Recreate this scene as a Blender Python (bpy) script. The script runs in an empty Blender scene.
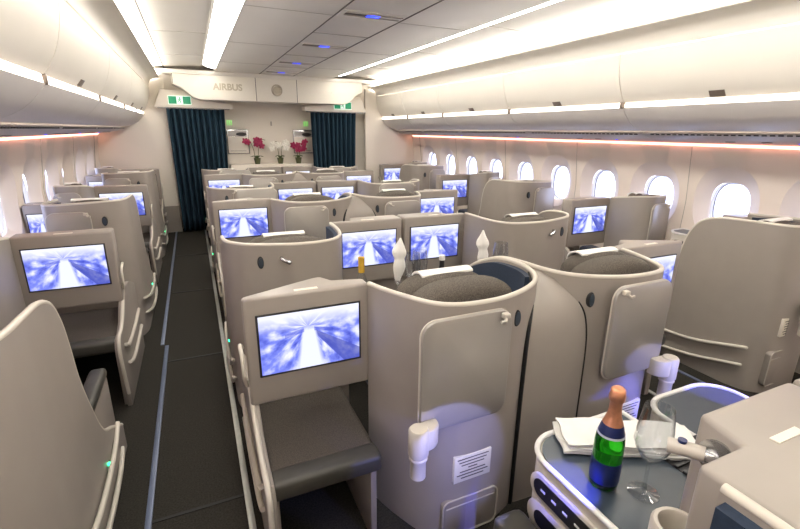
import bpy, bmesh, math, random
from math import sin, cos, pi, radians, tan, sqrt, atan2
from mathutils import Vector, Matrix
random.seed(7)
S = bpy.context.scene
COL = S.collection
XC = 1.30            # cabin centre line
AL, AR = 0.10, 2.50  # aisle edges of the centre block
WL, WR = -0.49, 3.09 # aisle edges of the window blocks

# ------------------------------------------------------------------ materials
def srgb(r, g, b):
    f = lambda c: (c/12.92 if c <= .04045 else ((c+.055)/1.055)**2.4)
    return (f(r/255), f(g/255), f(b/255), 1)
MATS = {}
def mat(name, col, rough=.5, metal=0, noise=0, nscale=60, bump=0, bscale=200, emit=0, ecol=None, spec=.5, coat=0):
    m = bpy.data.materials.new(name); m.use_nodes = True
    n = m.node_tree.nodes; l = m.node_tree.links; b = n['Principled BSDF']
    c = srgb(*col)
    b.inputs['Base Color'].default_value = c
    b.inputs['Roughness'].default_value = rough
    b.inputs['Metallic'].default_value = metal
    b.inputs['Specular IOR Level'].default_value = spec
    b.inputs['Coat Weight'].default_value = coat
    if emit:
        b.inputs['Emission Color'].default_value = srgb(*(ecol or col)); b.inputs['Emission Strength'].default_value = emit
    tc = n.new('ShaderNodeTexCoord')
    if noise:
        t = n.new('ShaderNodeTexNoise'); t.inputs['Scale'].default_value = nscale; t.inputs['Detail'].default_value = 3
        l.new(tc.outputs['Object'], t.inputs['Vector'])
        r = n.new('ShaderNodeValToRGB'); r.color_ramp.elements[0].position = .3; r.color_ramp.elements[1].position = .7
        r.color_ramp.elements[0].color = tuple(x*(1-noise) for x in c[:3])+(1,)
        r.color_ramp.elements[1].color = tuple(min(1, x*(1+noise)) for x in c[:3])+(1,)
        l.new(t.outputs['Fac'], r.inputs['Fac']); l.new(r.outputs['Color'], b.inputs['Base Color'])
    if bump:
        t = n.new('ShaderNodeTexNoise'); t.inputs['Scale'].default_value = bscale; t.inputs['Detail'].default_value = 2
        l.new(tc.outputs['Object'], t.inputs['Vector'])
        u = n.new('ShaderNodeBump'); u.inputs['Strength'].default_value = bump; u.inputs['Distance'].default_value = .002
        l.new(t.outputs['Fac'], u.inputs['Height']); l.new(u.outputs['Normal'], b.inputs['Normal'])
    MATS[name] = m
    return m
SHELL = mat('taupe_paint', (152, 144, 136), .42, noise=.03, nscale=8)
RIM = mat('pale_rim', (200, 193, 181), .4, noise=.02, nscale=9)
SIDE = mat('taupe_panel', (142, 134, 126), .45, noise=.03, nscale=8)
TRAY = mat('satin_table_panel', (164, 159, 152), .32, metal=.35, noise=.03, nscale=5)
BEIGE = mat('beige_plastic', (192, 185, 174), .38, noise=.02, nscale=12)
DARK = mat('dark_plastic', (34, 33, 34), .4, noise=.1, nscale=40)
BLACK = mat('black_gap', (10, 10, 11), .6, noise=.1, nscale=40)
GREYC = mat('charcoal_leather', (58, 56, 50), .5, noise=.08, nscale=30, bump=.2, bscale=300)
NAVY = mat('navy_upholstery', (36, 50, 70), .6, noise=.12, nscale=90, bump=.25, bscale=260)
CLOTH = mat('white_cloth', (238, 236, 230), .85, noise=.03, nscale=20, bump=.3, bscale=350)
TABLE = mat('slate_tabletop', (56, 66, 76), .3, noise=.05, nscale=20)
TRIMW = mat('white_edge', (226, 224, 220), .35, noise=.02, nscale=20)
CHROME = mat('satin_metal', (200, 200, 200), .25, metal=.9, noise=.03, nscale=30)
CEIL = mat('ceiling_white', (226, 221, 212), .5, noise=.02, nscale=3)
BINM = mat('bin_ivory', (232, 226, 214), .42, noise=.02, nscale=3)
BOWL = mat('bin_underside', (226, 221, 216), .45, noise=.02, nscale=4)
WALL = mat('sidewall_cream', (234, 222, 210), .55, noise=.02, nscale=3)
BULK = mat('bulkhead_cream', (232, 224, 212), .5, noise=.02, nscale=2)
LEDGE = mat('psu_grey', (188, 182, 178), .45, noise=.04, nscale=10)
LATCH = mat('latch_bronze', (120, 108, 98), .4, metal=.4, noise=.05, nscale=40)
SEAM = mat('seam_dark', (92, 84, 76), .6, noise=.08, nscale=40)
SEAM2 = mat('seam_pale', (176, 168, 156), .6, noise=.05, nscale=40)
GREEN = mat('exit_green', (20, 120, 85), .4, noise=.03, nscale=30, emit=.35, ecol=(20, 140, 95))
EXITW = mat('exit_white', (235, 250, 240), .4, noise=.02, nscale=30, emit=.35, ecol=(225, 250, 235))
LIME = mat('lit_green_sign', (190, 240, 170), .4, noise=.02, nscale=30, emit=.3, ecol=(150, 235, 120))
LET = mat('faint_lettering', (188, 178, 158), .5, noise=.02, nscale=30)
LEAF = mat('orchid_leaf', (70, 90, 40), .5, noise=.15, nscale=40)
STEM = mat('orchid_stem', (110, 110, 60), .5, noise=.1, nscale=40)
MAG = mat('magenta_petal', (150, 16, 70), .5, noise=.15, nscale=60)
WHP = mat('white_petal', (240, 236, 224), .5, noise=.03, nscale=60)
POT = mat('glazed_pot', (80, 84, 56), .4, noise=.1, nscale=30)
INK = mat('dark_ink', (70, 66, 60), .6, noise=.05, nscale=40)
PAPER = mat('placard_paper', (222, 216, 202), .5, noise=.02, nscale=30)
PIC = mat('panel_dark_print', (60, 56, 54), .5, noise=.4, nscale=14)
COPPER = mat('copper_foil', (214, 148, 112), .32, metal=.75, noise=.1, nscale=60, bump=.3, bscale=160)
BLABEL = mat('navy_label', (22, 34, 84), .35, noise=.1, nscale=30)
LABW = mat('label_silver', (196, 200, 214), .35, metal=.3, noise=.05, nscale=30)
AMBER = mat('amber_liquid', (200, 160, 60), .25, noise=.05, nscale=30)
STRIPB = mat('track_cover_blue', (104, 114, 138), .35, metal=.3, noise=.08, nscale=20)
STRIPS = mat('track_cover_silver', (196, 200, 196), .35, metal=.4, noise=.08, nscale=20)
BLUELED = mat('blue_indicator', (70, 90, 240), .4, noise=.02, nscale=40, emit=1.6, ecol=(40, 60, 255))
GREENLED = mat('green_indicator', (60, 240, 170), .4, noise=.02, nscale=40, emit=4, ecol=(40, 255, 160))
WOOD = mat('closed_blind', (128, 96, 72), .6, noise=.2, nscale=12)

def emat(name, col, st):
    m = bpy.data.materials.new(name); m.use_nodes = True
    n = m.node_tree.nodes; l = m.node_tree.links
    n.remove(n['Principled BSDF'])
    e = n.new('ShaderNodeEmission'); e.inputs['Strength'].default_value = st
    t = n.new('ShaderNodeTexNoise'); t.inputs['Scale'].default_value = 2
    tc = n.new('ShaderNodeTexCoord'); l.new(tc.outputs['Object'], t.inputs['Vector'])
    r = n.new('ShaderNodeValToRGB'); c = srgb(*col)
    r.color_ramp.elements[0].color = tuple(x*.97 for x in c[:3])+(1,); r.color_ramp.elements[1].color = c
    l.new(t.outputs['Fac'], r.inputs['Fac']); l.new(r.outputs['Color'], e.inputs['Color'])
    l.new(e.outputs[0], n['Material Output'].inputs['Surface'])
    return m
COVE = emat('cove_lamp', (255, 250, 241), 10)
COVE2 = emat('bin_top_lamp', (255, 250, 242), 18)
HANDLE = emat('bin_handle_lamp', (255, 240, 224), 4.0)
PINK = emat('wall_wash_lamp', (255, 158, 132), 3.2)
BLUELAMP = emat('blue_console_lamp', (40, 60, 255), 6.0)

def carpet():
    m = mat('charcoal_carpet', (50, 48, 44), .95, noise=.35, nscale=140, bump=.6, bscale=400, spec=.1)
    return m
CARPET = carpet()

def fabric(name='grey_tweed', c0=(76, 71, 66), c1=(114, 107, 99)):
    m = bpy.data.materials.new(name); m.use_nodes = True
    n = m.node_tree.nodes; l = m.node_tree.links; b = n['Principled BSDF']
    b.inputs['Roughness'].default_value = .9; b.inputs['Specular IOR Level'].default_value = .15
    tc = n.new('ShaderNodeTexCoord')
    t = n.new('ShaderNodeTexNoise'); t.inputs['Scale'].default_value = 330; t.inputs['Detail'].default_value = 2
    l.new(tc.outputs['Object'], t.inputs['Vector'])
    r = n.new('ShaderNodeValToRGB')
    r.color_ramp.elements[0].position = .35; r.color_ramp.elements[1].position = .68
    r.color_ramp.elements[0].color = srgb(*c0); r.color_ramp.elements[1].color = srgb(*c1)
    l.new(t.outputs['Fac'], r.inputs['Fac']); l.new(r.outputs['Color'], b.inputs['Base Color'])
    u = n.new('ShaderNodeBump'); u.inputs['Strength'].default_value = .5; u.inputs['Distance'].default_value = .002
    l.new(t.outputs['Fac'], u.inputs['Height']); l.new(u.outputs['Normal'], b.inputs['Normal'])
    return m
TWEED = fabric()
TWEED2 = fabric('dark_tweed', (56, 52, 48), (96, 89, 82))

def curtain_mat():
    return mat('teal_curtain', (38, 60, 74), .85, noise=.1, nscale=50, bump=.2, bscale=300, spec=.2)
CURT = curtain_mat()

def glass(name, col, rough=0.0, ior=1.45):
    m = bpy.data.materials.new(name); m.use_nodes = True
    n = m.node_tree.nodes; l = m.node_tree.links
    b = n['Principled BSDF']
    b.inputs['Transmission Weight'].default_value = 1; b.inputs['IOR'].default_value = ior
    b.inputs['Roughness'].default_value = rough
    t = n.new('ShaderNodeTexNoise'); t.inputs['Scale'].default_value = 20
    tc = n.new('ShaderNodeTexCoord'); l.new(tc.outputs['Object'], t.inputs['Vector'])
    r = n.new('ShaderNodeValToRGB'); c = srgb(*col)
    r.color_ramp.elements[0].color = tuple(x*.97 for x in c[:3])+(1,); r.color_ramp.elements[1].color = c
    l.new(t.outputs['Fac'], r.inputs['Fac']); l.new(r.outputs['Color'], b.inputs['Base Color'])
    return m
def thin_glass(name, tint, base, edge):
    m = bpy.data.materials.new(name); m.use_nodes = True
    n = m.node_tree.nodes; l = m.node_tree.links
    n.remove(n['Principled BSDF'])
    tr = n.new('ShaderNodeBsdfTransparent'); tr.inputs['Color'].default_value = tint
    gl = n.new('ShaderNodeBsdfGlossy'); gl.inputs['Roughness'].default_value = .04
    lw = n.new('ShaderNodeLayerWeight'); lw.inputs['Blend'].default_value = .5
    p = n.new('ShaderNodeMath'); p.operation = 'POWER'; p.inputs[1].default_value = 4
    q = n.new('ShaderNodeMath'); q.operation = 'MULTIPLY_ADD'; q.inputs[1].default_value = edge; q.inputs[2].default_value = base
    mx = n.new('ShaderNodeMixShader')
    l.new(lw.outputs['Facing'], p.inputs[0]); l.new(p.outputs[0], q.inputs[0]); l.new(q.outputs[0], mx.inputs[0])
    l.new(tr.outputs[0], mx.inputs[1]); l.new(gl.outputs[0], mx.inputs[2])
    l.new(mx.outputs[0], n['Material Output'].inputs['Surface'])
    return m
GLASS = thin_glass('clear_glass', (.95, .96, .97, 1), .10, 1.3)
GREENG = glass('green_bottle_glass', (40, 190, 30), .02)

PANE = thin_glass('window_pane_glass', (.93, .95, 1, 1), .03, .25)

def screen_mat():
    m = bpy.data.materials.new('screen_picture'); m.use_nodes = True
    n = m.node_tree.nodes; l = m.node_tree.links
    n.remove(n['Principled BSDF'])
    uv = n.new('ShaderNodeUVMap'); uv.uv_map = 'UVMap'
    sp = n.new('ShaderNodeSeparateXYZ'); l.new(uv.outputs[0], sp.inputs[0])
    def M(op, a, b=None, c=None, clamp=False):
        k = n.new('ShaderNodeMath'); k.operation = op; k.use_clamp = clamp
        for i, v in enumerate((a, b, c)):
            if v is None: continue
            if isinstance(v, (int, float)): k.inputs[i].default_value = v
            else: l.new(v, k.inputs[i])
        return k.outputs[0]
    u, v = sp.outputs[0], sp.outputs[1]
    dx = M('MULTIPLY', M('SUBTRACT', u, .47), 1.65); dy = M('SUBTRACT', v, .72)
    ang = M('ARCTAN2', dx, M('MULTIPLY', dy, -1))
    rad = M('SQRT', M('ADD', M('MULTIPLY', dx, dx), M('MULTIPLY', dy, dy)))
    cv = n.new('ShaderNodeCombineXYZ'); l.new(M('MULTIPLY', ang, 1.5), cv.inputs[0]); l.new(M('MULTIPLY', rad, 1.3), cv.inputs[1])
    t = n.new('ShaderNodeTexNoise'); t.inputs['Scale'].default_value = 2.4; t.inputs['Detail'].default_value = 4
    l.new(cv.outputs[0], t.inputs['Vector'])
    r = n.new('ShaderNodeValToRGB')
    e = r.color_ramp.elements
    e[0].position = .30; e[0].color = srgb(52, 62, 176); e[1].position = .66; e[1].color = srgb(226, 228, 252)
    k = e.new(.48); k.color = srgb(122, 134, 232)
    l.new(t.outputs['Fac'], r.inputs['Fac'])
    # bright horizon at the top
    top = M('SMOOTH_MIN', 1, M('MULTIPLY', M('MAXIMUM', M('SUBTRACT', v, .68), 0), 3.4), .1)
    m1 = n.new('ShaderNodeMixRGB'); m1.inputs[2].default_value = srgb(232, 234, 253); l.new(top, m1.inputs[0]); l.new(r.outputs[0], m1.inputs[1])
    # dark runway going down to the right
    line = M('ABSOLUTE', M('SUBTRACT', ang, .86)); 
    run = M('MULTIPLY', M('LESS_THAN', line, .17), M('MULTIPLY', M('GREATER_THAN', rad, .12), .8))
    m2 = n.new('ShaderNodeMixRGB'); m2.inputs[2].default_value = srgb(70, 78, 168); l.new(run, m2.inputs[0]); l.new(m1.outputs[0], m2.inputs[1])
    # white fuselage seen from the tail
    wd = M('ADD', .045, M('MULTIPLY', M('MAXIMUM', M('SUBTRACT', .7, v), 0), .09))
    cx = M('ABSOLUTE', M('SUBTRACT', u, .48))
    f1 = M('MULTIPLY', M('SUBTRACT', 1, M('DIVIDE', cx, M('MULTIPLY', wd, 1.5)), None, True), 3, None, True)
    f2 = M('MULTIPLY', f1, M('MULTIPLY', M('SUBTRACT', .74, v), 12, None, True))
    m3 = n.new('ShaderNodeMixRGB'); m3.inputs[2].default_value = srgb(222, 226, 252); l.new(f2, m3.inputs[0]); l.new(m2.outputs[0], m3.inputs[1])
    # dark wing across
    wing = M('MULTIPLY', M('LESS_THAN', M('ABSOLUTE', M('SUBTRACT', v, M('SUBTRACT', .69, M('MULTIPLY', cx, .35)))), .035), M('MULTIPLY', M('LESS_THAN', cx, .24), .55))
    m4 = n.new('ShaderNodeMixRGB'); m4.inputs[2].default_value = srgb(66, 78, 190); l.new(M('MULTIPLY', wing, M('GREATER_THAN', cx, .05)), m4.inputs[0]); l.new(m3.outputs[0], m4.inputs[1])
    em = n.new('ShaderNodeEmission'); em.inputs['Strength'].default_value = SCREEN_ST
    l.new(m4.outputs[0], em.inputs['Color'])
    gl = n.new('ShaderNodeBsdfGlossy'); gl.inputs['Roughness'].default_value = .15; gl.inputs['Color'].default_value = (.03, .03, .03, 1)
    ad = n.new('ShaderNodeAddShader'); l.new(em.outputs[0], ad.inputs[0]); l.new(gl.outputs[0], ad.inputs[1])
    l.new(ad.outputs[0], n['Material Output'].inputs['Surface'])
    return m
SCREEN_ST = .68
SCREEN = screen_mat()

# ------------------------------------------------------------------ mesh helpers
def catmull(pts, n=6):
    out = []
    P = [pts[0]] + list(pts) + [pts[-1]]
    for i in range(1, len(P)-2):
        p0, p1, p2, p3 = P[i-1], P[i], P[i+1], P[i+2]
        for k in range(n):
            t = k/n
            out.append(tuple(.5*((2*b)+(-a+c)*t+(2*a-5*b+4*c-d)*t*t+(-a+3*b-3*c+d)*t**3) for a, b, c, d in zip(p0, p1, p2, p3)))
    out.append(tuple(pts[-1]))
    return out
def rrect(cx, cy, w, h, r, n=6):
    o = []
    for sx, sy, a0 in ((1, 1, 0), (-1, 1, 90), (-1, -1, 180), (1, -1, 270)):
        for k in range(n+1):
            a = radians(a0+90*k/n)
            o.append((cx+sx*(w/2-r)+r*cos(a), cy+sy*(h/2-r)+r*sin(a)))
    return o
def ellipse(cx, cy, a, b, n=28, p=2.0):
    o = []
    for k in range(n):
        t = 2*pi*k/n; c, s = cos(t), sin(t)
        o.append((cx+a*math.copysign(abs(c)**(2/p), c), cy+b*math.copysign(abs(s)**(2/p), s)))
    return o

class MB:
    def __init__(self): self.bm = bmesh.new(); self.uv = None
    def merge(self, b2, mi=0):
        mp = {}
        for v in b2.verts: mp[v] = self.bm.verts.new(v.co)
        for f in b2.faces:
            try:
                g = self.bm.faces.new([mp[v] for v in f.verts]); g.material_index = mi
            except ValueError: pass
        b2.free(); return self
    def raw(self, vs, fs, mi=0):
        V = [self.bm.verts.new(v) for v in vs]
        for f in fs:
            try: g = self.bm.faces.new([V[i] for i in f]); g.material_index = mi
            except ValueError: pass
        return self
    def box(self, x0, x1, y0, y1, z0, z1, bev=0, seg=2, mi=0):
        b = bmesh.new()
        bmesh.ops.create_cube(b, size=1)
        for v in b.verts:
            v.co = Vector((x0+(v.co.x+.5)*(x1-x0), y0+(v.co.y+.5)*(y1-y0), z0+(v.co.z+.5)*(z1-z0)))
        if bev: bmesh.ops.bevel(b, geom=b.edges[:], offset=bev, segments=seg, affect='EDGES', profile=.5)
        return self.merge(b, mi)
    def prism(self, poly, axis, lo, hi, bev=0, seg=2, mi=0, only_caps=True):
        # poly in the two other axes: 'z' -> (x,y), 'y' -> (x,z), 'x' -> (y,z)
        b = bmesh.new()
        def mk(p, h): return {'z': (p[0], p[1], h), 'y': (p[0], h, p[1]), 'x': (h, p[0], p[1])}[axis]
        A = [b.verts.new(mk(p, lo)) for p in poly]; B = [b.verts.new(mk(p, hi)) for p in poly]
        n = len(poly)
        fa = b.faces.new(A); fb = b.faces.new(B[::-1])
        for i in range(n): b.faces.new((A[i], B[i], B[(i+1) % n], A[(i+1) % n]))
        bmesh.ops.recalc_face_normals(b, faces=b.faces[:])
        if bev:
            ed = list({e for f in (fa, fb) for e in f.edges}) if only_caps else b.edges[:]
            bmesh.ops.bevel(b, geom=ed, offset=bev, segments=seg, affect='EDGES', profile=.5)
        return self.merge(b, mi)
    def tube(self, pts, r, seg=8, mi=0, closed=False, rz=None):
        pts = [Vector(p) for p in pts]; n = len(pts); vs = []; fs = []
        up = Vector((0, 0, 1)); prev = None
        for i, p in enumerate(pts):
            t = (pts[(i+1) % n] - pts[i-1]) if closed else (pts[min(i+1, n-1)]-pts[max(i-1, 0)])
            t.normalize()
            if prev is None:
                a = t.cross(up)
                if a.length < .1: a = t.cross(Vector((1, 0, 0)))
                a.normalize()
            else:
                a = (prev - t*prev.dot(t)).normalized()
            prev = a; bb = t.cross(a)
            rr = r(i/(n-1)) if callable(r) else r
            for k in range(seg):
                q = 2*pi*k/seg
                vs.append(p + a*cos(q)*rr + bb*sin(q)*(rz or rr))
        m = n if closed else n-1
        for i in range(m):
            for k in range(seg):
                j = (i+1) % n
                fs.append((i*seg+k, i*seg+(k+1) % seg, j*seg+(k+1) % seg, j*seg+k))
        if not closed:
            fs.append(tuple(range(seg))[::-1]); fs.append(tuple((n-1)*seg+k for k in range(seg)))
        return self.raw(vs, fs, mi)
    def lathe(self, prof, c=(0, 0, 0), n=28, mi=0, ax='z'):
        vs = []; fs = []
        for r, z in prof:
            for k in range(n):
                a = 2*pi*k/n
                p = (r*cos(a), r*sin(a), z)
                if ax == 'y': p = (p[0], p[2], p[1])
                if ax == 'x': p = (p[2], p[0], p[1])
                vs.append((c[0]+p[0], c[1]+p[1], c[2]+p[2]))
        for i in range(len(prof)-1):
            for k in range(n):
                fs.append((i*n+k, i*n+(k+1) % n, (i+1)*n+(k+1) % n, (i+1)*n+k))
        if prof[0][0] > 1e-6: fs.append(tuple(range(n))[::-1])
        if prof[-1][0] > 1e-6: fs.append(tuple((len(prof)-1)*n+k for k in range(n)))
        self.raw(vs, fs, mi)
        bmesh.ops.remove_doubles(self.bm, verts=self.bm.verts[:], dist=1e-6)
        return self
    def wall(self, path, t, mi=0, inset=0):
        # path of (x, y, ztop, zbot): a standing sheet of thickness t
        n = len(path); vs = []; fs = []
        for i, (x, y, zt, zb) in enumerate(path):
            a = path[max(i-1, 0)]; c = path[min(i+1, n-1)]
            d = Vector((c[0]-a[0], c[1]-a[1], 0)); d.normalize(); nn = Vector((-d.y, d.x, 0))
            o = nn*(t/2); s = nn*inset
            for (dx, dy, z) in ((s.x+o.x, s.y+o.y, zb), (s.x+o.x, s.y+o.y, zt), (s.x-o.x, s.y-o.y, zt), (s.x-o.x, s.y-o.y, zb)):
                vs.append((x+dx, y+dy, z))
        for i in range(n-1):
            for k in range(4):
                fs.append((i*4+k, i*4+(k+1) % 4, (i+1)*4+(k+1) % 4, (i+1)*4+k))
        fs.append((0, 1, 2, 3)); fs.append(tuple((n-1)*4+k for k in (3, 2, 1, 0)))
        return self.raw(vs, fs, mi)
    def sphere(self, c, r, sx=1, sy=1, sz=1, mi=0, n=12):
        b = bmesh.new(); bmesh.ops.create_uvsphere(b, u_segments=n, v_segments=n//2+2, radius=r)
        for v in b.verts: v.co = Vector((c[0]+v.co.x*sx, c[1]+v.co.y*sy, c[2]+v.co.z*sz))
        return self.merge(b, mi)
    def build(self, name, mats, parent=None, flip=1, sharp=35, smooth=True, loc=None):
        bm = self.bm
        if flip == -1:
            for v in bm.verts: v.co.x *= -1
        bmesh.ops.recalc_face_normals(bm, faces=bm.faces[:])
        me = bpy.data.meshes.new(name); bm.to_mesh(me); bm.free()
        for m in (mats if isinstance(mats, (list, tuple)) else [mats]): me.materials.append(m)
        if smooth:
            me.polygons.foreach_set('use_smooth', [True]*len(me.polygons)); me.set_sharp_from_angle(angle=radians(sharp))
        o = bpy.data.objects.new(name, me); COL.objects.link(o)
        if parent: o.parent = parent
        if loc: o.location = loc
        return o
def empty(name, loc, label=None, cat=None, group=None):
    o = bpy.data.objects.new(name, None); COL.objects.link(o); o.location = loc; o.empty_display_size = .1
    tag(o, label, cat, group); return o
def tag(o, label=None, cat=None, group=None, kind=None):
    if label: o['label'] = label
    if cat: o['category'] = cat
    if group: o['group'] = group
    if kind: o['kind'] = kind
    return o
def struct(o, label=None, cat=None):
    o['kind'] = 'structure'
    if label: o['label'] = label
    if cat: o['category'] = cat
    return o
def copy_tree(o, parent=None):
    c = o.copy(); COL.objects.link(c); c.parent = parent
    for ch in list(o.children): copy_tree(ch, c)
    return c

# ------------------------------------------------------------------ seat suites
def screen_part(x0, x1, z0, z1, y, parent, F):
    m = MB(); m.box(x0-.008, x1+.008, y-.004, y+.004, z0-.009, z1+.006, .002)
    bez = m.build('screen_bezel', DARK, parent, F)
    bez.parent = parent
    me = bpy.data.meshes.new('screen')
    xs = (x0, x1) if F == 1 else (-x1, -x0)
    me.from_pydata([(xs[0], y-.0055, z0), (xs[1], y-.0055, z0), (xs[1], y-.0055, z1), (xs[0], y-.0055, z1)], [], [(0, 1, 2, 3)])
    uv = me.uv_layers.new(name='UVMap')
    for i, c in enumerate(((0, 0), (1, 0), (1, 1), (0, 1))): uv.data[i].uv = c
    me.materials.append(SCREEN)
    o = bpy.data.objects.new('screen', me); COL.objects.link(o); o.parent = parent
    return o

def rail(m, pts, r=.011): m.tube(catmull(pts, 5), r, 8)

def seat_parts(root, F, bc, w, y0, ze, ym=.6):
    """backrest + headrest + cover + cushion, centred on bc, rear face at y0"""
    def dome(c, hw, z0, ze, zt, n=18):
        p = [(c-hw, z0)]
        for k in range(n+1):
            a = pi*(1-k/n); ca = cos(a); p.append((c+hw*math.copysign(abs(ca)**.8, ca), ze+(zt-ze)*sin(a)**.9))
        p.append((c+hw, z0)); return p
    m = MB(); m.prism(dome(bc, w/2, .42, ze, ze+.085), 'y', y0, y0+.13, .045, 4)
    m.build('backrest', TWEED, root, F, 50)
    m = MB(); m.prism(dome(bc-.03, w/2-.02, .70, ze, ze+.088), 'y', y0+.118, y0+.235, .045, 4)
    h = m.build('headrest', TWEED, root, F, 50)
    zc = ze+.09
    pts = [(y0+.243, zc-.24), (y0+.243, zc-.05), (y0+.228, zc-.012), (y0+.19, zc+.003), (y0+.165, zc+.001), (y0+.15, zc-.004)]
    pts = catmull(pts, 4); inn = [(p[0]-.004 if i < 9 else p[0], p[1]-.008) for i, p in enumerate(pts)]
    m = MB(); m.prism(pts + inn[::-1], 'x', bc-min(.135, w*.36), bc+min(.10, w*.28))
    m.build('headrest_cover', CLOTH, h, F, 60)
    m = MB(); m.box(bc-w/2, bc+w/2, y0+.2, min(y0+.72, ym), .33, .46, .04, 3)
    m.build('seat_cushion', NAVY, root, F, 50)
    m = MB(); m.box(bc-w/2+.03, bc+w/2-.03, y0+.22, min(y0+.62, ym-.05), .0, .33, .01)
    m.build('seat_base', DARK, root, F)

def ottoman(root, F, b0, b1, ya, yb, aisle_panel):
    m = MB(); m.box(b0, b1, ya, yb, .375, .445, .022, 3)
    c = m.build('ottoman', TWEED2, root, F, 50)
    m = MB(); m.box(b0-.004, b1+.004, ya-.008, ya+.085, .372, .4478, .02, 3)
    m.build('leather_edge', GREYC, c, F, 50)
    for q in (b1-.025, b0):
        m = MB(); m.box(q, q+.025, ya+.05, yb, 0, .374, .004); m.build('ottoman_leg', SIDE, root, F)
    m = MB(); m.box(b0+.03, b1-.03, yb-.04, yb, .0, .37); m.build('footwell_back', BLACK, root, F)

def table_panel(root, F, b0, b1, z0, z1, y, hinge=True, lat=None):
    m = MB(); m.prism(rrect((b0+b1)/2, (z0+z1)/2, b1-b0, z1-z0, .055), 'y', y-.02, y, .006, 2)
    t = m.build('tray_table', TRAY, root, F)
    m = MB(); m.prism(rrect((b0+b1)/2, (z0+z1)/2-.002, b1-b0+.008, z1-z0+.008, .058), 'y', y-.006, y-.001)
    m.build('table_edge', RIM, t, F)
    if hinge:
        hx, hz = b0-.025, z0+.06
        m = MB(); m.lathe([(0, -.20), (.022, -.20), (.028, -.195), (.028, -.125), (.033, -.12), (.033, -.114), (.03, -.11), (.036, -.10), (.036, -.008), (.03, .0), (0, .002)], (hx, y-.055, hz), 24)
        m.build('hinge_arm', BEIGE, t, F, 45)
        m = MB(); m.prism([(hx+.0, y-.02)]+[(hx+.025+.06*sin(radians(q)), y-.03-.05*cos(radians(q))) for q in range(-30, 91, 12)]+[(hx+.085, y-.012)], 'z', hz-.085, hz-.006, .006, 2)
        m.build('hinge_plate', BEIGE, t, F, 45)
    lx, lz = lat or (b1-.04, z1-.02)
    m = MB(); m.box(lx-.014, lx+.014, y-.04, y-.015, lz-.008, lz+.012, .005); m.tube([(lx, y-.03, lz), (lx-.012, y-.045, lz-.014), (lx-.03, y-.045, lz-.012)], .006, 8)
    m.build('latch', BEIGE, t, F, 45)

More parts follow.
